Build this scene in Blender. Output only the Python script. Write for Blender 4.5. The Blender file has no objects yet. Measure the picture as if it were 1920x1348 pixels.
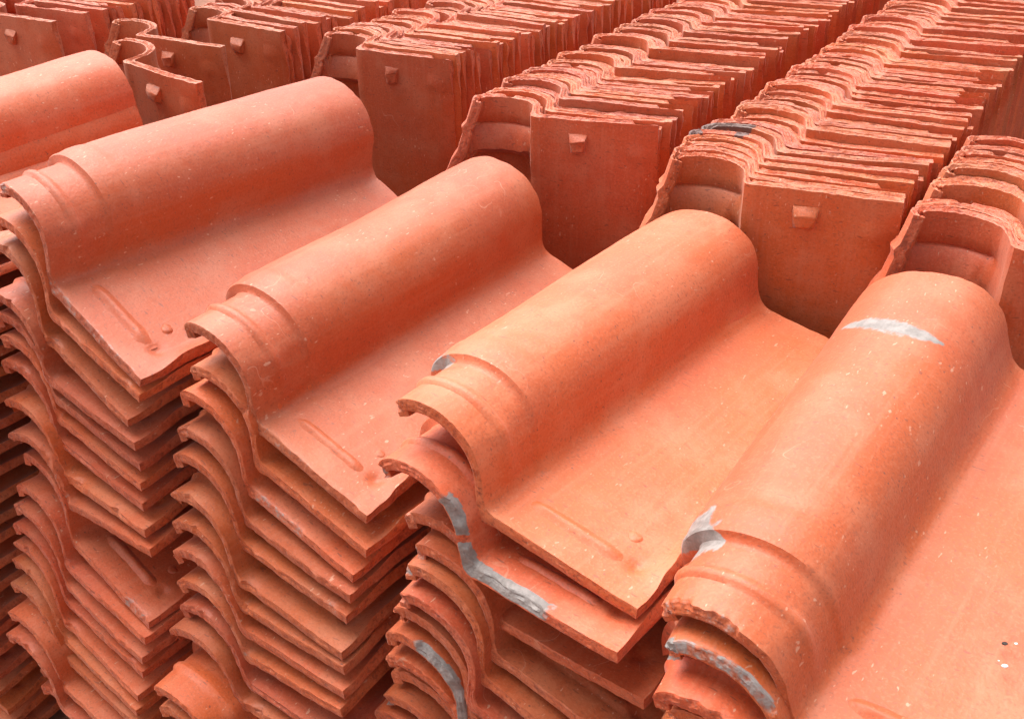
import bpy, math, random
import numpy as np

scene = bpy.context.scene
R = math.radians

# ------------------------------------------------------------------ camera
CAM_H = 1.0
cam_data = bpy.data.cameras.new('camera')
cam_data.sensor_fit = 'HORIZONTAL'
cam_data.sensor_width = 36.0
cam_data.lens = 38.54
cam_data.clip_start = 0.02
cam_data.clip_end = 200.0
cam = bpy.data.objects.new('camera', cam_data)
scene.collection.objects.link(cam)
cam.location = (0, 0, CAM_H)
cam.rotation_euler = (R(90 - 29.92), 0, 0)
scene.camera = cam

# ------------------------------------------------------------------ light: bright overcast
SUN_EL, SUN_AZ = 63.0, -38.0          # azimuth measured from +Y towards +X
world = bpy.data.worlds.new('World')
scene.world = world
world.use_nodes = True
wn = world.node_tree.nodes
wl = world.node_tree.links
wn.clear()
sky = wn.new('ShaderNodeTexSky')
sky.sky_type = 'NISHITA'
sky.sun_disc = False
sky.sun_elevation = R(SUN_EL)
sky.sun_rotation = R(SUN_AZ)
sky.air_density = 0.6
sky.dust_density = 3.0
sky.ozone_density = 0.6
bg = wn.new('ShaderNodeBackground')
bg.inputs['Strength'].default_value = 0.08
wo = wn.new('ShaderNodeOutputWorld')
grey_sky = wn.new('ShaderNodeHueSaturation')   # overcast: the cloud layer takes most of the blue out
grey_sky.inputs['Saturation'].default_value = 0.22
wl.new(sky.outputs[0], grey_sky.inputs['Color'])
wl.new(grey_sky.outputs[0], bg.inputs[0])
wl.new(bg.outputs[0], wo.inputs[0])

sun_data = bpy.data.lights.new('sun', 'SUN')
sun_data.energy = 1.4
sun_data.angle = R(65)
sun_data.color = (1.0, 0.97, 0.94)
sun = bpy.data.objects.new('sun', sun_data)
scene.collection.objects.link(sun)
# lamp shines along its -Z: tilt it by the zenith angle, away from the sun's azimuth
sun.rotation_euler = (R(90 - SUN_EL), 0, R(180 - SUN_AZ))

vs = scene.view_settings
vs.view_transform = 'Standard'
vs.look = 'None'
vs.exposure = 1.9
vs.gamma = 1.0
vs.use_curve_mapping = False

random.seed(11)
COL = scene.collection

scene.cycles.max_bounces = 6
scene.cycles.diffuse_bounces = 3
scene.cycles.use_adaptive_sampling = True
scene.cycles.adaptive_threshold = 0.04

# ------------------------------------------------------------------ materials
def nd(nt, t, **kw):
    n = nt.nodes.new(t)
    for k, v in kw.items():
        setattr(n, k, v)
    return n


def clay_material(name, orange, pink, pale):
    m = bpy.data.materials.new(name)
    m.use_nodes = True
    nt = m.node_tree
    nt.nodes.clear()
    L = nt.links.new
    out = nd(nt, 'ShaderNodeOutputMaterial')
    bs = nd(nt, 'ShaderNodeBsdfPrincipled')
    L(bs.outputs[0], out.inputs[0])
    tc = nd(nt, 'ShaderNodeTexCoord')
    oi = nd(nt, 'ShaderNodeObjectInfo')
    off = nd(nt, 'ShaderNodeVectorMath', operation='MULTIPLY_ADD')
    sep = nd(nt, 'ShaderNodeSeparateColor')
    L(oi.outputs['Color'], sep.inputs[0])
    RND, SHADE, HUE = sep.outputs[0], sep.outputs[1], sep.outputs[2]
    comb = nd(nt, 'ShaderNodeCombineXYZ')
    for i in range(3):
        L(RND, comb.inputs[i])
    off.inputs[1].default_value = (37.0, 23.0, 51.0)
    L(comb.outputs[0], off.inputs[0])
    L(tc.outputs['Object'], off.inputs[2])
    P = off.outputs[0]

    def noise(scale, detail=3.0, rough=0.55, dist=0.0, vec=None):
        n = nd(nt, 'ShaderNodeTexNoise')
        n.inputs['Scale'].default_value = scale
        n.inputs['Detail'].default_value = detail
        n.inputs['Roughness'].default_value = rough
        n.inputs['Distortion'].default_value = dist
        L(vec or P, n.inputs['Vector'])
        return n.outputs['Fac']

    def mapr(x, a, b, c=0.0, d=1.0, smooth=True):
        n = nd(nt, 'ShaderNodeMapRange')
        n.interpolation_type = 'SMOOTHSTEP' if smooth else 'LINEAR'
        n.inputs['From Min'].default_value = a
        n.inputs['From Max'].default_value = b
        n.inputs['To Min'].default_value = c
        n.inputs['To Max'].default_value = d
        L(x, n.inputs['Value'])
        return n.outputs[0]

    def math_(op, a, b=None):
        n = nd(nt, 'ShaderNodeMath', operation=op)
        for i, v in enumerate((a, b)):
            if v is None:
                continue
            if isinstance(v, (int, float)):
                n.inputs[i].default_value = v
            else:
                L(v, n.inputs[i])
        return n.outputs[0]

    def mix(fac, a, b):
        n = nd(nt, 'ShaderNodeMix', data_type='RGBA')
        n.clamp_factor = True
        if isinstance(fac, (int, float)):
            n.inputs['Factor'].default_value = fac
        else:
            L(fac, n.inputs['Factor'])
        for s, v in (('A', a), ('B', b)):
            sock = [i for i in n.inputs if i.name == s and i.type == 'RGBA'][0]
            if isinstance(v, tuple):
                sock.default_value = (*v, 1)
            else:
                L(v, sock)
        return [o for o in n.outputs if o.type == 'RGBA'][0]

    # body colour: orange to pinkish clay, one mean per tile plus slow drift over each tile
    drift = noise(7.0, 2.0)
    blend = math_('ADD', math_('MULTIPLY', mapr(drift, 0.3, 0.7), 0.7), math_('MULTIPLY', RND, 0.32))
    col = mix(blend, orange, pink)
    # dusty paler bloom
    col = mix(math_('MULTIPLY', mapr(noise(16.0, 3.0, 0.65), 0.42, 0.70), 0.6), col, pale)
    # fine sandy grain
    grain = noise(430.0, 1.0, 0.7)
    col = mix(math_('MULTIPLY', mapr(grain, 0.52, 0.72), 0.42), col, pale)
    col = mix(math_('MULTIPLY', mapr(grain, 0.47, 0.28), 0.50), col, (0.30, 0.075, 0.032))
    # drag lines left by the press, drawn out along the tile
    mp = nd(nt, 'ShaderNodeMapping')
    mp.inputs['Scale'].default_value = (150.0, 5.0, 150.0)
    L(P, mp.inputs['Vector'])
    drag = noise(1.0, 2.0, 0.6, vec=mp.outputs[0])
    col = mix(math_('MULTIPLY', mapr(drag, 0.50, 0.75), 0.30), col, pale)
    hsv = nd(nt, 'ShaderNodeHueSaturation')
    L(col, hsv.inputs['Color'])
    L(mapr(HUE, 0, 1, 0.4960, 0.5045, False), hsv.inputs['Hue'])
    L(mapr(SHADE, 0, 1, 0.80, 1.08, False), hsv.inputs['Value'])
    col = hsv.outputs[0]
    # thin wandering scratches, only in some patches
    iso = math_('ABSOLUTE', math_('SUBTRACT', noise(24.0, 1.5, 0.45), 0.5))
    line = mapr(iso, 0.0018, 0.0050, 1.0, 0.0)
    brk = mapr(noise(75.0, 0.0), 0.46, 0.56)
    patch = mapr(drift, 0.56, 0.66)
    scratch = math_('MULTIPLY', math_('MULTIPLY', line, brk), patch)
    # short scuff flecks
    mp2 = nd(nt, 'ShaderNodeMapping')
    mp2.inputs['Scale'].default_value = (330.0, 150.0, 240.0)
    mp2.inputs['Rotation'].default_value = (0.3, 0.2, 0.6)
    L(P, mp2.inputs['Vector'])
    fl = mapr(noise(1.0, 1.0, 0.5, vec=mp2.outputs[0]), 0.695, 0.755)
    fl = math_('MULTIPLY', fl, mapr(noise(13.0, 0.0), 0.46, 0.58))
    pale_mark = math_('MAXIMUM', math_('MULTIPLY', scratch, 0.5), math_('MULTIPLY', fl, 0.8))
    col = mix(pale_mark, col, (0.60, 0.29, 0.18))
    # short dark drag ticks
    mp3 = nd(nt, 'ShaderNodeMapping')
    mp3.inputs['Scale'].default_value = (120.0, 430.0, 300.0)
    mp3.inputs['Rotation'].default_value = (0.1, 0.3, -0.4)
    L(P, mp3.inputs['Vector'])
    tick = mapr(noise(1.0, 0.0, 0.5, vec=mp3.outputs[0]), 0.76, 0.83)
    col = mix(math_('MULTIPLY', tick, 0.6), col, (0.20, 0.045, 0.022))
    # small dark pits
    vor = nd(nt, 'ShaderNodeTexVoronoi')
    vor.inputs['Scale'].default_value = 115.0
    L(P, vor.inputs['Vector'])
    pit = math_('MULTIPLY', mapr(vor.outputs['Distance'], 0.07, 0.13, 1.0, 0.0), mapr(noise(31.0, 0.0), 0.58, 0.62))
    col = mix(math_('MULTIPLY', pit, 0.75), col, (0.16, 0.05, 0.03))
    # bare broken clay on end faces, with crack shade painted into its hollows
    ed = nd(nt, 'ShaderNodeAttribute', attribute_name='edge')
    crumb = noise(170.0, 2.0, 0.7)
    col = mix(math_('MULTIPLY', ed.outputs['Fac'], mapr(crumb, 0.40, 0.75, 0.0, 0.30)), col, pale)
    col = mix(math_('MULTIPLY', ed.outputs['Fac'], mapr(crumb, 0.50, 0.32, 0.0, 0.60)), col, (0.20, 0.034, 0.012))
    # grey unfired core / scrape / soot where the tile carries it
    gr = nd(nt, 'ShaderNodeAttribute', attribute_name='grey')
    soft = noise(38.0, 3.0, 0.6)
    gmask = mapr(math_('ADD', gr.outputs['Fac'], math_('ADD', math_('MULTIPLY', math_('SUBTRACT', soft, 0.5), 0.7), math_('MULTIPLY', math_('SUBTRACT', crumb, 0.5), 1.0))), 0.34, 0.74)
    gcol = mix(mapr(math_('ADD', math_('MULTIPLY', soft, 0.5), math_('MULTIPLY', crumb, 0.5)), 0.38, 0.62), (0.190, 0.160, 0.143), (0.300, 0.256, 0.233))
    col = mix(gmask, col, gcol)
    so = nd(nt, 'ShaderNodeAttribute', attribute_name='soot')
    smask = mapr(math_('ADD', so.outputs['Fac'], math_('MULTIPLY', math_('SUBTRACT', crumb, 0.5), 0.8)), 0.3, 0.7)
    col = mix(math_('MULTIPLY', smask, 0.80), col, (0.045, 0.043, 0.042))
    L(col, bs.inputs['Base Color'])
    bs.inputs['Roughness'].default_value = 0.57
    bs.inputs['Specular IOR Level'].default_value = 0.62
    bs.inputs['Sheen Weight'].default_value = 0.14      # dust on the fired surface
    bs.inputs['Sheen Roughness'].default_value = 0.45
    bs.inputs['Sheen Tint'].default_value = (1.0, 0.86, 0.78, 1)
    # relief
    h = math_('ADD', math_('MULTIPLY', grain, 0.4), math_('MULTIPLY', crumb, math_('ADD', 0.7, math_('MULTIPLY', ed.outputs['Fac'], 2.5))))
    bp = nd(nt, 'ShaderNodeBump')
    bp.inputs['Strength'].default_value = 0.62
    bp.inputs['Distance'].default_value = 0.0008
    L(h, bp.inputs['Height'])
    L(bp.outputs[0], bs.inputs['Normal'])
    return m


CLAY = clay_material('fired_clay', (0.560, 0.098, 0.014), (0.515, 0.080, 0.020), (0.570, 0.172, 0.078))


def plain_noise_material(name, a, b, scale, rough):
    m = bpy.data.materials.new(name)
    m.use_nodes = True
    nt = m.node_tree
    bs = nt.nodes['Principled BSDF']
    tc = nd(nt, 'ShaderNodeTexCoord')
    n = nd(nt, 'ShaderNodeTexNoise')
    n.inputs['Scale'].default_value = scale
    n.inputs['Detail'].default_value = 6
    nt.links.new(tc.outputs['Object'], n.inputs['Vector'])
    r = nd(nt, 'ShaderNodeValToRGB')
    r.color_ramp.elements[0].position = 0.35
    r.color_ramp.elements[0].color = (*a, 1)
    r.color_ramp.elements[1].position = 0.68
    r.color_ramp.elements[1].color = (*b, 1)
    nt.links.new(n.outputs['Fac'], r.inputs[0])
    nt.links.new(r.outputs[0], bs.inputs['Base Color'])
    bs.inputs['Roughness'].default_value = rough
    bp = nd(nt, 'ShaderNodeBump')
    bp.inputs['Strength'].default_value = 0.6
    bp.inputs['Distance'].default_value = 0.01
    nt.links.new(n.outputs['Fac'], bp.inputs['Height'])
    nt.links.new(bp.outputs[0], bs.inputs['Normal'])
    return m


EARTH = plain_noise_material('red_earth', (0.16, 0.055, 0.03), (0.30, 0.12, 0.07), 14.0, 0.95)
PEBBLE = plain_noise_material('white_grit', (0.60, 0.57, 0.54), (0.86, 0.84, 0.82), 300.0, 0.7)
DARK_GRIT = plain_noise_material('dark_grit', (0.02, 0.015, 0.012), (0.07, 0.05, 0.04), 300.0, 0.8)

# ------------------------------------------------------------------ the tile
TILE_L = 0.40
ZOFF = -0.009
# top-surface section at the narrow head (spigot) and along the main length: (x, z)
HEAD = np.array([(-.0920, .0570), (-.0955, .0675), (-.0915, .0765), (-.0800, .0832), (-.0630, .0865), (-.0440, .0855),
                 (-.0270, .0790), (-.0130, .0675), (-.0058, .0520), (-.0034, .0355), (-.0018, .0215), (.0026, .0152),
                 (.0140, .0137), (.0600, .0092), (.1050, .0048), (.1190, .0042), (.1315, .0035)])
MAIN = np.array([(-.1370, .0060), (-.1385, .0300), (-.1330, .0545), (-.1170, .0755), (-.0925, .0900), (-.0640, .0945),
                 (-.0385, .0905), (-.0210, .0790), (-.0105, .0630), (-.0066, .0430), (-.0028, .0255), (.0060, .0160),
                 (.0210, .0134), (.0600, .0092), (.1050, .0048), (.1175, .0055), (.1275, .0100)])


def pan_rise(x):
    """the pan falls away slightly from the barrel: height against a level pan"""
    return .003 - .0968 * x


NCP = len(HEAD)


def sstep(a, b, x):
    t = np.clip((x - a) / (b - a), 0, 1)
    return t * t * (3 - 2 * t)


def catmull(ctrl, t):
    """ctrl (..., n, 2) sampled at parameters t in [0, n-1]"""
    n = ctrl.shape[-2]
    i = np.clip(np.floor(t).astype(int), 0, n - 2)
    f = (t - i)[:, None]
    p0 = ctrl[..., np.clip(i - 1, 0, n - 1), :]
    p1 = ctrl[..., i, :]
    p2 = ctrl[..., i + 1, :]
    p3 = ctrl[..., np.clip(i + 2, 0, n - 1), :]
    return 0.5 * ((2 * p1) + (-p0 + p2) * f + (2 * p0 - 5 * p1 + 4 * p2 - p3) * f ** 2 + (-p0 + 3 * p1 - 3 * p2 + p3) * f ** 3)


class Wave:
    """smooth random function of two variables, about -1..1"""
    def __init__(self, rng, freq, n=14):
        self.k = rng.randn(n, 2) * freq
        self.p = rng.rand(n) * 6.283
        self.a = rng.rand(n) + 0.3
        self.a /= np.sqrt((self.a ** 2).sum() / 2)

    def __call__(self, a, b):
        a = np.asarray(a, float)
        b = np.asarray(b, float) + 0 * a
        return 0.5 * (np.sin(a[..., None] * self.k[:, 0] + b[..., None] * self.k[:, 1] + self.p) * self.a).sum(-1)


def tile_mesh(name, seed, nu, nh, nt_, rings=4, rough=0.75, groove=0.25, chips=(), thick=0.0098, lstep=1.0, grey=None, soot=None, warp=1.0, rib=True):
    """one pressed roof tile: barrel on the left, flat pan on the right, head at y = 0.
    chips: (side, a, b, depth, greyness): bites out of 'head' or 'left' between parameters a and b"""
    rng = np.random.RandomState(seed)
    # parameter across, spread by arc length
    tt = np.linspace(0, NCP - 1, 600)
    c = catmull(MAIN, tt)
    s = np.concatenate([[0], np.cumsum(np.hypot(*np.diff(c, axis=0).T))])
    u = np.linspace(0, 1, nu + 1)
    tp = np.interp(u * s[-1], s, tt)
    ys = np.concatenate([np.linspace(0, 0.125, nh + 1), np.linspace(0.125, TILE_L, nt_ + 1)[1:]])
    nv = len(ys) - 1
    wst = sstep(0.0590, 0.0655, ys) * 0.42 + 0.58 * np.clip((ys - .065) / .30, 0, 1) ** 0.8
    wl_ = (0.66 - 0.36 * lstep) * np.clip(ys / .105, 0, 1) + 0.36 * lstep * sstep(.0600, .0660, ys) + 0.34 * np.clip((ys - .08) / .25, 0, 1)
    idx = np.arange(NCP)
    lw = np.clip((4.5 - idx) / 2.0, 0, 1)                  # how far a control point follows the side cut
    w = wst[:, None] * (1 - lw) + wl_[:, None] * lw
    rimw = sstep(.006, .060, ys)[:, None]
    ctrl = HEAD[None] * (1 - w[..., None]) + MAIN[None] * w[..., None]
    ctrl[:, -2:, :] = HEAD[None, -2:] * (1 - rimw[..., None]) + MAIN[None, -2:] * rimw[..., None]
    prof = catmull(ctrl, tp)                               # (nv+1, nu+1, 2)
    X = prof[..., 0].copy()
    Z = prof[..., 1].copy() + ZOFF
    Y = np.repeat(ys[:, None], nu + 1, 1)
    U = np.repeat(u[None], nv + 1, 0)

    def normals(X, Y, Z):
        Pn = np.stack([X, Y, Z], -1)
        du = np.gradient(Pn, axis=1)
        dv = np.gradient(Pn, axis=0)
        n = np.cross(du, dv)
        return n / np.linalg.norm(n, axis=-1, keepdims=True)

    N = normals(X, Y, Z)
    ff = lambda a, b, x, q: sstep(a, a + q, x) * (1 - sstep(b - q, b, x))
    hgt = np.zeros_like(X)
    barrel = 1 - sstep(-0.022, 0.0, X)
    # raised band round the spigot
    hgt += 0.0034 * ff(.0245, .0365, Y, .0042) * barrel
    # the spigot steps down from the barrel all the way round and into the flank
    hgt -= 0.0040 * (1 - sstep(.0590, .0655, Y)) * (1 - sstep(-.010, .006, X))
    # soft swelling where the full barrel begins
    hgt += 0.0012 * ff(.070, .100, Y, .012) * barrel
    if True:
        rb = 1.0 if rib is True else 0.0
        # cross rib in the pan and the shallow seat behind it
        hgt += rb * 0.0022 * ff(.0235, .0375, Y, .0050) * sstep(.012, .022, X) * (1 - sstep(.096, .104, X))
        hgt -= 0.0034 * np.exp(-(((X - .108) / .006) ** 2 + ((Y - .033) / .006) ** 2))
        # thumb-press at the foot of the flank
        hgt += 0.0030 * np.exp(-(((X + .009) / .006) ** 2 + ((Y - .030) / .009) ** 2))
    w1, w2, w3 = Wave(rng, 14), Wave(rng, 45), Wave(rng, 160)
    hgt += warp * (0.0010 * w1(X, Y) + 0.00035 * w2(X * 1.2, Y * 0.6) + 0.00012 * w3(X, Y))
    X += N[..., 0] * hgt
    Y += N[..., 1] * hgt
    Z += N[..., 2] * hgt
    X += warp * 0.0012 * w1(Y * 1.3 + 3, Z)
    # ragged ends and sides
    e1, e2, e3, e4 = Wave(rng, 12), Wave(rng, 110), Wave(rng, 12), Wave(rng, 80)
    Y += np.exp(-ys / .012)[:, None] * rough * (0.0008 * e1(u, u * 0) + 0.0004 * e2(u, u * 0))[None]
    Y += np.exp(-(TILE_L - ys) / .012)[:, None] * rough * (0.0016 * e3(u, u * 0) + 0.0012 * e4(u, u * 0))[None]
    sideL, sideR = Wave(rng, 40), Wave(rng, 40)
    X += np.exp(-u / .02)[None] * rough * (0.0006 * sideL(ys * 3, ys * 0))[:, None]
    X += np.exp(-(1 - u) / .02)[None] * rough * (0.0010 * sideR(ys * 3, ys * 0))[:, None]
    N = normals(X, Y, Z)
    # worn, slightly rounded rim on the upper face
    G = np.zeros_like(X)
    S = np.zeros_like(X)
    flank = np.exp(-((X + .006) / .008) ** 2) * (Z > .004)
    TT = thick * (1 - 0.25 * flank)
    uj = np.interp(10.6, tp, u)
    TT = TT + 0.0050 * np.exp(-((U - uj) / .017) ** 2)
    # ledge inside the barrel where the spigot ends
    TT = TT + 0.0070 * sstep(.026, .057, Y) ** 1.5 * (1 - sstep(.0580, .0625, Y)) * (1 - sstep(-.022, -.006, X)) * sstep(0.03, 0.09, U)
    Xb, Yb, Zb = X - N[..., 0] * TT, Y - N[..., 1] * TT, Z - N[..., 2] * TT
    for side, a, b, depth, gness, *gu in chips:
        gu = gu[0] if gu else (.1, .05, .07, .01)
        ragged = Wave(rng, 60)
        if side == 'head':
            m = ff(a, b, U, 0.012) * np.exp(-ys / (depth * 1.6))[:, None] * (1 + .5 * ragged(U, U * 0))
            Y += depth * m
            Z -= 0.35 * depth * m
            G = np.maximum(G, gness * ff(a - .03, b + .03, U, 0.05) * (Y < depth * (1.2 + .30 * ragged(U * .5 + 2, U * 0)) + .001))
        else:
            m = ff(a, b, Y, 0.006) * np.exp(-u / 0.03)[None] * (1 + .5 * ragged(Y * 6, Y * 0))
            X += depth * m
            Z += 0.2 * depth * m
            cu, ru, cy_, ry = gu
            rad = np.hypot((U - cu) / ru, (Y - cy_ - .05 * (U - cu)) / ry) + .16 * ragged(U * 2, Y * 4)
            G = np.maximum(G, gness * (1 - sstep(.55, 1.20, rad)))
    if grey:
        G = np.maximum(G, grey(U, Y, rng))
    if soot:
        S = np.maximum(S, soot(U, Y, rng))

    nU, nV = nu + 1, nv + 1
    top = np.stack([X, Y, Z], -1).reshape(-1, 3)
    bot = np.stack([Xb, Yb, Zb], -1).reshape(-1, 3)
    gid = np.arange(nU * nV).reshape(nV, nU)
    ring = np.concatenate([gid[0, :-1], gid[:-1, -1], gid[-1, :0:-1], gid[:0:-1, 0]])
    nr = len(ring)
    # outward direction round the rim
    dirs = np.zeros((nU * nV, 3))
    du = np.gradient(np.stack([X, Y, Z], -1), axis=1)
    du /= np.linalg.norm(du, axis=-1, keepdims=True)
    D = np.zeros((nV, nU, 3))
    D[0, :, 1] -= 1
    D[-1, :, 1] += 1
    D[:, 0] -= du[:, 0]
    D[:, -1] += du[:, -1]
    dirs = D.reshape(-1, 3)[ring]
    dirs /= np.linalg.norm(dirs, axis=1, keepdims=True)
    arc = np.arange(nr) / nr * 2.6
    verts = [top, bot]
    edge = [np.zeros(len(top)), np.zeros(len(bot))]
    gall = [G.ravel(), G.ravel() * 0]
    sall = [S.ravel(), S.ravel() * 0.6]
    rid = [ring]
    base = len(top) * 2
    onhead = (np.abs(dirs[:, 1]) > 0.8).astype(float)
    lam1, lam2 = Wave(rng, 22), Wave(rng, 130)
    for j in range(1, rings):
        f = j / rings
        prof_ = 0.0004 * math.sin(math.pi * f)
        o = prof_ + rough * (0.0005 * lam1(arc, np.full(nr, j * 1.7)) + 0.00055 * lam2(arc, np.full(nr, j * 2.3)))
        if j % 2 == 0:
            o = o - 0.0014 * groove * onhead
        o = o * (0.35 + 0.65 * onhead)
        p = top[ring] * (1 - f) + bot[ring] * f + dirs * o[:, None]
        p += rng.randn(nr, 3) * 0.00016 * rough
        verts.append(p)
        edge.append(np.ones(nr))
        gall.append(G.ravel()[ring])
        sall.append(S.ravel()[ring])
        rid.append(np.arange(nr) + base)
        base += nr
    rid.append(ring + len(top))
    V = np.concatenate(verts)
    F = []
    a = gid[:-1, :-1].ravel(); b = gid[:-1, 1:].ravel(); c_ = gid[1:, 1:].ravel(); d = gid[1:, :-1].ravel()
    F.append(np.stack([a, b, c_, d], 1))
    F.append(np.stack([a, d, c_, b], 1) + len(top))
    for j in range(rings):
        p, q = rid[j], rid[j + 1]
        F.append(np.stack([p, q, np.roll(q, -1), np.roll(p, -1)], 1))
    F = np.concatenate(F)
    me = bpy.data.meshes.new(name)
    me.from_pydata(V.tolist(), [], F.tolist())
    for nm, arr in (('edge', edge), ('grey', gall), ('soot', sall)):
        at = me.attributes.new(nm, 'FLOAT', 'POINT')
        at.data.foreach_set('value', np.concatenate(arr).astype(np.float32))
    me.materials.append(CLAY)
    me.polygons.foreach_set('use_smooth', np.ones(len(F), bool))
    me.set_sharp_from_angle(angle=R(42))
    me.update()
    return me


def lump_mesh(name, pts, seed, sub=1, jitter=0.0004):
    """small moulded lug: a tapered block given as 8 corners, rounded off and roughened"""
    import bmesh
    bm = bmesh.new()
    vs_ = [bm.verts.new(p) for p in pts]
    for f in ((0, 1, 2, 3), (7, 6, 5, 4), (0, 4, 5, 1), (1, 5, 6, 2), (2, 6, 7, 3), (3, 7, 4, 0)):
        bm.faces.new([vs_[i] for i in f])
    bmesh.ops.recalc_face_normals(bm, faces=bm.faces)
    bmesh.ops.bevel(bm, geom=list(bm.edges), offset=0.0013, segments=2, affect='EDGES', profile=0.6)
    rng = np.random.RandomState(seed)
    for v in bm.verts:
        v.co.x += rng.randn() * jitter
        v.co.y += rng.randn() * jitter
        v.co.z += rng.randn() * jitter
    me = bpy.data.meshes.new(name)
    bm.to_mesh(me)
    bm.free()
    for p in me.polygons:
        p.use_smooth = True
    me.materials.append(CLAY)
    return me


# hanging nib under the pan: broad towards the head, tapering and standing proud away from it
NIBS = []
nr_ = random.Random(21)
for q in range(9):
    wv = nr_.uniform(.0090, .0118)
    c_ = .046 + nr_.uniform(-.005, .005)
    y_ = .0200 + nr_.uniform(-.003, .004)
    t0 = -0.0085 + pan_rise(c_)
    pr = nr_.uniform(.0065, .0095)
    sk = nr_.uniform(-.003, .003)
    NIBS.append(lump_mesh('hanging_nib', [
        (c_ - wv * 1.1, y_ - .003, t0), (c_ + wv * 1.1, y_ - .003, t0), (c_ + wv * .85, y_ + .020, t0), (c_ - wv * .85, y_ + .020, t0),
        (c_ - wv * .9, y_ + .006 + sk, t0 - pr * .8), (c_ + wv * .95, y_ + .005 - sk, t0 - pr), (c_ + wv * .5, y_ + .0165, t0 - pr * 1.1), (c_ - wv * .6, y_ + .0165 + sk, t0 - pr * .85)],
        40 + q, jitter=0.0006))


def dome_mesh(name, cx, cy, z0, r, h, seed):
    """low rounded stud pressed up from the pan"""
    rr = np.random.RandomState(seed)
    z0 = z0 + pan_rise(cx)
    vs_, fs = [(cx, cy, z0 + h)], []
    n, m = 18, 6
    for i in range(1, m + 1):
        t = i / m
        for j in range(n):
            a_ = 6.2832 * j / n
            k = r * t * (1 + .10 * math.sin(2 * a_ + seed) + .05 * math.sin(3 * a_))
            vs_.append((cx + k * math.cos(a_) * 1.15, cy + k * math.sin(a_), z0 + h * (1 - t * t) ** 1.4 - .001 * (i == m) + rr.randn() * .00012))
    for j in range(n):
        fs.append((0, 1 + j, 1 + (j + 1) % n))
    for i in range(m - 1):
        for j in range(n):
            p, q = 1 + i * n + j, 1 + i * n + (j + 1) % n
            fs.append((p, p + n, q + n, q))
    me = bpy.data.meshes.new(name)
    me.from_pydata(vs_, [], fs)
    for p in me.polygons:
        p.use_smooth = True
    me.materials.append(CLAY)
    return me


KNOB = dome_mesh('locating_knob', .090, .056, .0022, .0058, .0018, 3)


def rib_mesh(name):
    """low bar across the pan behind the head, running out into the flank and stopping short of the side"""
    rr = np.random.RandomState(9)
    w = Wave(rr, 60)
    xs = np.linspace(.008, .104, 49)
    m = 13
    vs_, fs = [], []
    for i, x in enumerate(xs):
        fade = float(sstep(.004, .030, x) * (1 - sstep(.084, .1045, x)))
        for j in range(m):
            t = j / (m - 1)
            yy = .0215 + .0180 * t + .0006 * float(w(x * 3, 0))
            hh = math.sin(math.pi * t) ** 2 * (1.0 + .5 * (t - .5))
            vs_.append((x, yy, pan_rise(x) + .0030 - .0014 + .0042 * hh * fade - .0012 * (1 - fade) + .00020 * float(w(x * 2, t))))
    for i in range(len(xs) - 1):
        for j in range(m - 1):
            p = i * m + j
            fs.append((p, p + m, p + m + 1, p + 1))
    me = bpy.data.meshes.new(name)
    me.from_pydata(vs_, [], fs)
    for p in me.polygons:
        p.use_smooth = True
    me.materials.append(CLAY)
    return me


RIB = rib_mesh('cross_rib')


TINT = random.Random(99)


def link(o, label=None, cat=None, group=None, kind=None, parent=None):
    COL.objects.link(o)
    o.color = (TINT.random(), TINT.random(), TINT.random(), 1) if parent is None else parent.color[:]
    if parent is not None:
        o.parent = parent
    for k, v in (('label', label), ('category', cat), ('group', group), ('kind', kind)):
        if v:
            o[k] = v
    return o


def child(name, me, parent):
    return link(bpy.data.objects.new(name, me), parent=parent)


ONES = ['', 'first', 'second', 'third', 'fourth', 'fifth', 'sixth', 'seventh', 'eighth', 'ninth', 'tenth', 'eleventh', 'twelfth',
        'thirteenth', 'fourteenth', 'fifteenth', 'sixteenth', 'seventeenth', 'eighteenth', 'nineteenth']
TENS = {20: ('twentieth', 'twenty'), 30: ('thirtieth', 'thirty'), 40: ('fortieth', 'forty'), 50: ('fiftieth', 'fifty'), 60: ('sixtieth', 'sixty')}


def ordinal(n):
    if n < 20:
        return ONES[n]
    t = n // 10 * 10
    return TENS[t][0] if n == t else TENS[t][1] + '-' + ONES[n - t]


# ------------------------------------------------------------------ ground: red earth, banked up behind
def ground_height(x, y):
    pts = [(-.72, 1.0, -.10), (-.48, .87, -.09), (-.23, .75, .030), (-.03, .62, .090), (.17, .46, .228), (.4, .95, .225), (.2, 1.2, .225),
           (-.1, 1.6, .225), (-.5, 1.7, .225), (-.8, 1.9, .225), (.8, 1.5, .225), (.2, 1.9, .225), (0, 3, .225), (-3, 0, -.02), (0, -2, -.02), (3, 0, .1), (-1.2, .7, -.12)]
    s = w = 0
    for px, py, pz in pts:
        k = 1.0 / (((x - px) ** 2 + (y - py) ** 2) ** 2 + 1e-5)
        s += k * pz
        w += k
    return s / w


def build_ground():
    ax = sorted(set([round(v, 3) for v in np.linspace(-2, 2, 61)] + [-40, -20, -10, -5, -3, 3, 5, 10, 20, 40]))
    vs_, fs = [], []
    n = len(ax)
    for yy in ax:
        for xx in ax:
            vs_.append((xx, yy + 1, ground_height(xx, yy + 1) - 0.012))
    for i in range(n - 1):
        for j in range(n - 1):
            k = i * n + j
            fs.append((k, k + 1, k + n + 1, k + n))
    me = bpy.data.meshes.new('ground')
    me.from_pydata(vs_, [], fs)
    me.materials.append(EARTH)
    link(bpy.data.objects.new('ground', me), kind='structure')


build_ground()

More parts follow.
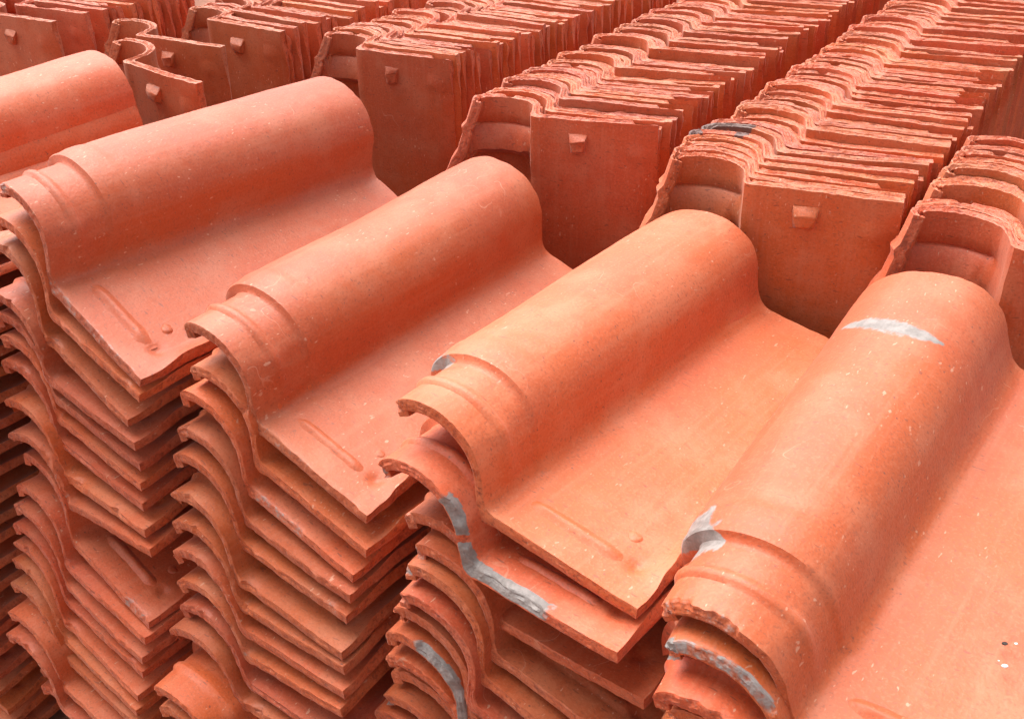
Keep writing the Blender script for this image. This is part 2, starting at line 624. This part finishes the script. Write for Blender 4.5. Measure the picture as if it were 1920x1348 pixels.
# ------------------------------------------------------------------ lying stacks
POSES = {
    'STACK_FAR_LEFT': [
        (-0.7020, 0.9997, 0.5524, -0.6632, 0.0300, 0.0990),
        (-0.6987, 0.9965, 0.5247, -0.6805, 0.0255, 0.0242),
        (-0.6955, 1.0028, 0.4956, -0.6277, 0.0260, 0.0623),
        (-0.6977, 0.9980, 0.4674, -0.6185, 0.0235, 0.0718),
        (-0.7022, 1.0066, 0.4391, -0.6310, 0.0328, 0.0586),
        (-0.7092, 1.0108, 0.4088, -0.6474, 0.0330, 0.0444),
        (-0.7101, 1.0138, 0.3807, -0.6538, 0.0107, 0.0379),
        (-0.7119, 1.0084, 0.3515, -0.6418, 0.0256, 0.0545),
        (-0.7082, 1.0033, 0.3224, -0.6194, 0.0348, 0.0371),
        (-0.7111, 1.0064, 0.2959, -0.6275, 0.0245, 0.0400),
        (-0.7114, 1.0081, 0.2666, -0.6259, 0.0247, 0.0595),
        (-0.7149, 1.0090, 0.2392, -0.6277, 0.0234, 0.0730),
        (-0.7210, 1.0111, 0.2095, -0.6449, 0.0284, 0.0496),
        (-0.7209, 1.0112, 0.1806, -0.6388, 0.0264, 0.0778),
        (-0.7188, 1.0088, 0.1525, -0.6300, 0.0246, 0.0592),
        (-0.7211, 1.0016, 0.1233, -0.6231, 0.0284, 0.0680),
        (-0.7233, 1.0061, 0.0958, -0.6291, 0.0329, 0.0571),
        (-0.7273, 1.0091, 0.0673, -0.6291, 0.0300, 0.0600),
        (-0.7193, 1.0121, 0.0388, -0.6291, 0.0300, 0.0600),
        (-0.7273, 1.0151, 0.0103, -0.6291, 0.0300, 0.0600),
        (-0.7193, 1.0181, -0.0182, -0.6291, 0.0300, 0.0600),
        (-0.7273, 1.0211, -0.0467, -0.6291, 0.0300, 0.0600),
        (-0.7193, 1.0241, -0.0752, -0.6291, 0.0300, 0.0600),
        (-0.7273, 1.0271, -0.1037, -0.6291, 0.0300, 0.0600),
    ],
    'STACK_LEFT': [
        (-0.4202, 0.9055, 0.5511, -0.6943, -0.0115, 0.3219),
        (-0.4282, 0.9083, 0.5211, -0.7003, 0.0015, 0.2197),
        (-0.4438, 0.9175, 0.4931, -0.7258, 0.0178, 0.2218),
        (-0.4463, 0.9109, 0.4504, -0.6928, 0.0305, 0.0653),
        (-0.4467, 0.9138, 0.4252, -0.6899, 0.0275, 0.0530),
        (-0.4496, 0.9164, 0.4001, -0.6879, 0.0265, 0.0679),
        (-0.4533, 0.9164, 0.3728, -0.6922, 0.0246, 0.0235),
        (-0.4519, 0.9045, 0.3386, -0.6785, 0.0241, -0.0595),
        (-0.4480, 0.8944, 0.3113, -0.6601, 0.0287, -0.1374),
        (-0.4552, 0.8930, 0.2646, -0.7147, -0.0331, 0.1659),
        (-0.4610, 0.8836, 0.2357, -0.7100, -0.0282, 0.0520),
        (-0.4693, 0.8848, 0.2106, -0.7127, 0.0040, 0.0562),
        (-0.4728, 0.8850, 0.1860, -0.7079, 0.0226, 0.0378),
        (-0.4813, 0.8846, 0.1601, -0.7159, 0.0074, 0.0589),
        (-0.4864, 0.8838, 0.1378, -0.7221, 0.0325, 0.0526),
        (-0.4881, 0.8781, 0.1110, -0.6894, 0.0289, 0.0080),
        (-0.4924, 0.8651, 0.0815, -0.6676, 0.0266, 0.0430),
        (-0.4960, 0.8596, 0.0544, -0.6574, 0.0268, 0.0435),
        (-0.4781, 0.8845, 0.0313, -0.6627, 0.0237, 0.0294),
        (-0.4821, 0.8845, 0.0028, -0.6627, 0.0300, 0.0500),
        (-0.4861, 0.8845, -0.0257, -0.6627, 0.0300, 0.0500),
        (-0.4901, 0.8845, -0.0542, -0.6627, 0.0300, 0.0500),
    ],
    'STACK_MIDDLE': [
        (-0.2177, 0.7839, 0.4792, -0.6841, 0.0567, 0.1786),
        (-0.2184, 0.7797, 0.4415, -0.6934, 0.0228, 0.1083),
        (-0.2306, 0.7806, 0.4136, -0.7042, 0.0357, 0.1162),
        (-0.2354, 0.7755, 0.3843, -0.7088, 0.0299, 0.0043),
        (-0.2400, 0.7724, 0.3590, -0.6982, 0.0276, -0.0139),
        (-0.2453, 0.7621, 0.3264, -0.6952, 0.0285, -0.0474),
        (-0.2455, 0.7592, 0.3002, -0.6885, 0.0308, -0.1256),
        (-0.2457, 0.7534, 0.2717, -0.6900, 0.0358, -0.1814),
        (-0.2462, 0.7517, 0.2415, -0.6912, 0.0495, -0.2421),
        (-0.2465, 0.7476, 0.2099, -0.6964, 0.0458, -0.1898),
        (-0.2574, 0.7477, 0.1837, -0.6415, 0.0347, -0.2105),
        (-0.2539, 0.7623, 0.1591, -0.6408, 0.0130, 0.0535),
        (-0.2775, 0.7142, 0.1276, -0.6476, 0.0239, 0.0245),
        (-0.2745, 0.7142, 0.0991, -0.6352, 0.0348, 0.0481),
        (-0.2715, 0.7142, 0.0727, -0.6436, 0.0225, 0.0444),
        (-0.2685, 0.7142, 0.0434, -0.6544, 0.0224, 0.0120),
    ],
    'STACK_CHIPPED': [
        (-0.0172, 0.6307, 0.5043, -0.6944, 0.0208, 0.0265),
        (-0.0287, 0.6119, 0.4685, -0.7325, 0.0013, -0.1166),
        (-0.0108, 0.6213, 0.4138, -0.7074, 0.0187, -0.1110),
        (-0.0094, 0.6121, 0.3825, -0.6642, 0.0196, 0.0992),
        (-0.0201, 0.6088, 0.3617, -0.6633, 0.0017, 0.1405),
        (-0.0267, 0.6054, 0.3351, -0.6531, -0.0074, 0.1741),
        (-0.0299, 0.6126, 0.3153, -0.6604, -0.0069, 0.1163),
        (-0.0347, 0.6126, 0.2914, -0.6574, 0.0100, 0.0755),
        (-0.0343, 0.6159, 0.2660, -0.6511, 0.0291, 0.0371),
        (-0.0303, 0.6227, 0.2401, -0.6450, 0.0257, 0.0428),
        (-0.0421, 0.6228, 0.2150, -0.6597, 0.0328, 0.0362),
        (-0.0491, 0.6256, 0.1889, -0.6688, 0.0321, 0.0431),
        (-0.0475, 0.6265, 0.1620, -0.6637, 0.0179, 0.0596),
        (-0.0455, 0.6252, 0.1327, -0.6573, 0.0217, 0.0470),
        (-0.0485, 0.6277, 0.1056, -0.6560, 0.0352, 0.0709),
    ],
    'STACK_RIGHT': [
        (0.1750, 0.4621, 0.4752, -0.6569, 0.1613, -0.1258),
        (0.1673, 0.4506, 0.4434, -0.6350, 0.0349, 0.0225),
        (0.1632, 0.4400, 0.4128, -0.6221, 0.0345, 0.0218),
        (0.1724, 0.4497, 0.3853, -0.6074, 0.0231, 0.0656),
        (0.1665, 0.4600, 0.3576, -0.6292, 0.0285, 0.0590),
        (0.1650, 0.4614, 0.3307, -0.6270, 0.0246, 0.0583),
        (0.1618, 0.4602, 0.3049, -0.6259, 0.0187, 0.0697),
        (0.1577, 0.4650, 0.2767, -0.6388, 0.0256, 0.0433),
        (0.1583, 0.4607, 0.2462, -0.6253, 0.0339, 0.0599),
    ],
}


lr = random.Random(8)
LYING = []
for i in range(11):
    bites = [('head', q_, q_ + lr.uniform(.02, .07), lr.uniform(.0012, .0045), lr.choice([0, 0, 0, .35])) for q_ in (lr.uniform(0, .95) for _ in range(lr.choice([1, 2, 3, 4])))]
    if i % 4 == 1:
        bites.append(('head', -.02, .05, .007, 0))
    LYING.append(tile_mesh('roof_tile', 100 + i, 96, 30, 22, rings=5, rough=1.15, groove=.35, warp=1.3, chips=bites))


def crest_scrape(U, Y, rng):
    # grey scrape running across the crown of the right-hand stack's top tile
    yc = 0.313 - 0.055 * (U - 0.36) + 0.25 * (U - .33) ** 2
    half = 0.0108 * np.clip(1 - ((U - 0.325) / 0.132) ** 2, 0, 1)
    return np.clip(1.35 - np.abs(Y - yc) / (half + 1e-4) * 1.0, 0, 1) * (half > 0)


def tip_grey(a, b, y1):
    return lambda U, Y, rng: 0.75 * ((U > a) & (U < b) & (Y < y1))


SPECIAL = {
    ('STACK_LEFT', 0): dict(chips=[('head', .02, .22, .002, .45), ('head', .62, .98, .0015, .38)]),
    ('STACK_LEFT', 9): dict(chips=[('head', .90, .99, .003, .42)]),
    ('STACK_MIDDLE', 0): dict(chips=[('head', .60, .98, .0015, .30)]),
    ('STACK_MIDDLE', 2): dict(chips=[('head', .64, .84, .002, .45)]),
    ('STACK_CHIPPED', 0): dict(chips=[('left', .056, .080, .002, .75, (.140, .065, .064, .012)), ('head', .02, .10, .003, .3)]),
    ('STACK_CHIPPED', 1): dict(chips=[('head', .47, .84, .0058, 1.15), ('head', .0, .09, .004, .7)]),
    ('STACK_CHIPPED', 3): dict(chips=[('head', .0, .12, .003, .6)]),
    ('STACK_CHIPPED', 4): dict(chips=[('head', .02, .14, .003, .6)]),
    ('STACK_CHIPPED', 5): dict(chips=[('head', .02, .10, .003, .5)]),
    ('STACK_CHIPPED', 7): dict(chips=[('head', .30, .66, .0042, 1.0)]),
    ('STACK_CHIPPED', 10): dict(chips=[('head', .0, .10, .004, .9)]),
    ('STACK_RIGHT', 0): dict(chips=[('left', .052, .090, .003, 1.1, (.150, .095, .066, .021)), ('head', .03, .40, .004, .35)], grey=crest_scrape),
    ('STACK_RIGHT', 1): dict(chips=[('head', .0, .16, .004, .9), ('head', .16, .5, .0025, .6)]),
}
STACK_WORDS = {
    'STACK_FAR_LEFT': ('leftmost lying stack', 'leftmost lying stack of roof tiles'),
    'STACK_LEFT': ('second lying stack from the left', 'second lying stack of roof tiles'),
    'STACK_MIDDLE': ('middle lying stack', 'middle lying stack of roof tiles'),
    'STACK_CHIPPED': ('lying stack beside the front right one', 'fourth lying stack of roof tiles'),
    'STACK_RIGHT': ('front right lying stack', 'front right lying stack of roof tiles'),
}
OWN_LABEL = {
    ('STACK_FAR_LEFT', 0): 'dusty pink clay roof tile topping the leftmost stack, cut off by the frame',
    ('STACK_LEFT', 0): 'pale orange clay roof tile topping the second lying stack from the left',
    ('STACK_MIDDLE', 0): 'clay roof tile topping the middle one of the five lying stacks',
    ('STACK_CHIPPED', 0): 'clay roof tile with grey chipped shoulder topping the fourth stack from the left',
    ('STACK_CHIPPED', 1): 'clay roof tile with long grey broken front edge, second down in its stack',
    ('STACK_RIGHT', 0): 'clay roof tile with grey scrape across its barrel, topping the front right stack',
    ('STACK_LEFT', 9): 'tenth clay tile down, skewed with its pan showing, second stack from the left',
    ('STACK_MIDDLE', 12): 'lowest lit clay tile jutting forward at the foot of the middle stack',
}
for sname, poses in POSES.items():
    for k, (x, y, z, yaw, tx, ty) in enumerate(poses):
        sp = SPECIAL.get((sname, k))
        if sp or k == 0:
            sp = dict(sp or {})
            me = tile_mesh('roof_tile', 500 + 31 * k + len(sname), 150, 60, 66, rings=6,
                           rib=not (k == 0 or (sname, k) in (('STACK_LEFT', 9), ('STACK_CHIPPED', 1))), **sp)
        else:
            me = LYING[(k * 3 + len(sname)) % len(LYING)]
        showing = k == 0 or (sname, k) in (('STACK_LEFT', 9), ('STACK_CHIPPED', 1))
        o = bpy.data.objects.new('roof_tile', None if showing else me)
        o.rotation_mode = 'YXZ'
        o.rotation_euler = (tx, ty, yaw)
        o.location = (x, y, z)
        words, grp = STACK_WORDS[sname]
        lab = OWN_LABEL.get((sname, k)) or '%s clay tile down from the top of the %s' % (ordinal(k + 1), words)
        link(o, lab, 'roof tile', grp, 'thing')
        if showing:
            o.empty_display_size = 0.05
            child('tile_body', me, o)
            child('cross_rib', RIB, o)
            child('locating_knob', KNOB, o)

# ------------------------------------------------------------------ standing rows
TOP_Z = CAM_H - 0.371
cr = random.Random(77)
CH = []
for i in range(12):
    l_ = []
    for q in range(cr.choice([0, 1, 1, 2])):
        u0_ = cr.uniform(.02, .9)
        l_.append(('head', u0_, u0_ + cr.uniform(.04, .13), cr.uniform(.0015, .0042), 0.0))
    if i % 3 == 0:
        l_.append(('head', .93, 1.03, cr.uniform(.004, .009), 0.0))
    CH.append(l_)
STAND = [tile_mesh('roof_tile', 300 + i, 84, 20, 8, rings=6, rough=1.25, groove=1.4, warp=0.5, rib=False, thick=.0116, lstep=0.0, chips=CH[i]) for i in range(12)]
SOOTY = tile_mesh('roof_tile', 391, 84, 20, 8, rings=6, rough=1.25, groove=1.4, warp=0.5, thick=.0116, lstep=0.0, rib=False,
                  soot=lambda U, Y, rng: 1.3 * np.exp(-np.abs(Y) / .02) * ((U > .02) & (U < .40)))
SOOTY2 = tile_mesh('roof_tile', 392, 84, 20, 8, rings=6, rough=1.25, groove=1.4, warp=0.5, thick=.0116, lstep=0.0, rib=False,
                   soot=lambda U, Y, rng: 1.2 * np.exp(-np.abs(Y) / .02) * (((U > .02) & (U < .18)) | ((U > .36) & (U < .42))))


def stand_matrix(x, y, ztop, yaw, lean, roll):
    """tile on end, head up, underside to the viewer; (x, y, ztop) is the pan-barrel junction at the head"""
    from mathutils import Matrix
    # local x -> right, local y -> down, local z -> away
    base = Matrix(((1, 0, 0), (0, 0, 1), (0, -1, 0))).to_4x4()
    return Matrix.Translation((x, y, ztop)) @ Matrix.Rotation(yaw, 4, 'Z') @ Matrix.Rotation(lean, 4, 'X') @ Matrix.Rotation(roll, 4, 'Y') @ base


def place_standing(x, y, z, yaw, me, label, group, lean=0.0, roll=0.0, nib=None):
    o = bpy.data.objects.new('roof_tile', me if nib is None else None)
    o.matrix_world = stand_matrix(x, y, z, yaw, lean, roll)
    link(o, label, 'roof tile', group, 'thing')
    if nib is not None:
        o.empty_display_size = 0.05
        child('tile_body', me, o)
        child('hanging_nib', NIBS[nib % len(NIBS)], o)
    return o


rng = random.Random(5)
# junction x, y, yaw, row azimuth, tile count, words, special
ROWS = [
    ('far left', -0.790, 1.690, -20, 33, 14, 'upright row at the far left edge', [0, .060, .036]),
    ('left', -0.437, 1.640, -27, 34, 26, 'upright row behind two leaning tiles', [0]),
    ('middle', -0.198, 1.478, -21, 35, 41, 'upright row behind the second lying stack', [0]),
    ('centre', 0.032, 1.186, -11, 31, 67, 'upright row behind the middle lying stack', [0]),
    ('sooty', 0.231, 0.977, -16, 31.5, 62, 'upright row with the soot-blackened tiles', [0]),
    ('right', 0.424, 0.826, -17, 31.5, 16, 'upright row at the right edge', [0]),
]
for ri, (nm, x0, y0, yaw, az, count, words, gaps) in enumerate(ROWS):
    dx, dy = math.sin(R(az)), math.cos(R(az))
    s = 0.0
    grp_left = rng.randint(1, 3)
    drift_yaw = 0.0
    for k in range(count):
        if k:
            if k < len(gaps):
                s += gaps[k]
            else:
                grp_left -= 1
                if grp_left > 0:
                    s += rng.uniform(.0120, .0132)
                else:
                    s += rng.choice([.017, .020, .024, .031])
                    grp_left = rng.choice([1, 2, 3, 3, 4, 5, 6])
                    drift_yaw = rng.uniform(-2.6, 2.6)
        me = STAND[rng.randrange(len(STAND))]
        if nm == 'sooty' and k == 4:
            me = SOOTY2
        if nm == 'sooty' and k == 6:
            me = SOOTY
        jx, jz = rng.gauss(0, .0022), rng.gauss(0, .0034)
        if nm == 'sooty' and k in (4, 6):
            jz = .009
        lab = '%s clay tile from the front of the %s' % (ordinal(k + 1), words)
        if k == 0:
            jx = jz = 0
            lab = 'frontmost clay tile, nib bare, in the %s' % words
        place_standing(x0 + dx * s + jx, y0 + dy * s, TOP_Z + jz, R(yaw + drift_yaw + rng.gauss(0, .35)), me, lab,
                       words.replace('upright row', 'tiles of the row'), lean=R(rng.gauss(0, .25)), roll=R(rng.gauss(0, .35)),
                       nib=ri + 2 * k if (k == 0 or (nm == 'far left')) else None)

# two loose tiles leaning in front of the left row
place_standing(-0.489, 1.408, TOP_Z, R(-31), STAND[2], 'clay tile leaning alone on end behind the leftmost barrel, in front of another',
               'loose leaning tiles', lean=R(2), roll=R(2.0), nib=1)
place_standing(-0.513, 1.549, TOP_Z, R(-18), STAND[5], 'loose clay tile on end between the front leaning tile and its row',
               'loose leaning tiles', lean=R(1), roll=R(0.8), nib=3)


# ------------------------------------------------------------------ grit lying on the right-hand pan
def grit(name, loc, size, mat, seed, label):
    import bmesh
    bm = bmesh.new()
    bmesh.ops.create_icosphere(bm, subdivisions=2, radius=size)
    r_ = np.random.RandomState(seed)
    w = Wave(r_, 260)
    for v in bm.verts:
        k = 1 + .25 * float(w(v.co.x + v.co.z, v.co.y))
        v.co = (v.co.x * k * 1.4, v.co.y * k, v.co.z * k * .6)
    me = bpy.data.meshes.new(name)
    bm.to_mesh(me)
    bm.free()
    for p in me.polygons:
        p.use_smooth = True
    me.materials.append(mat)
    o = bpy.data.objects.new(name, me)
    o.location = loc
    link(o, label, 'grit', 'grit on the front right pan', 'thing')


grit('grit', (0.2997, 0.4850, 0.5060), 0.0014, PEBBLE, 1, 'larger white speck of grit on the front right pan')
grit('grit', (0.3120, 0.5005, 0.5093), 0.0009, PEBBLE, 2, 'smaller white speck of grit beside the dark grain on the front right pan')
grit('grit', (0.3058, 0.5018, 0.5081), 0.0013, DARK_GRIT, 3, 'dark grain of grit on the front right pan')
grit('grit', (0.2979, 0.4896, 0.5059), 0.0005, PEBBLE, 4, 'tiniest white speck of grit just behind the larger white speck')
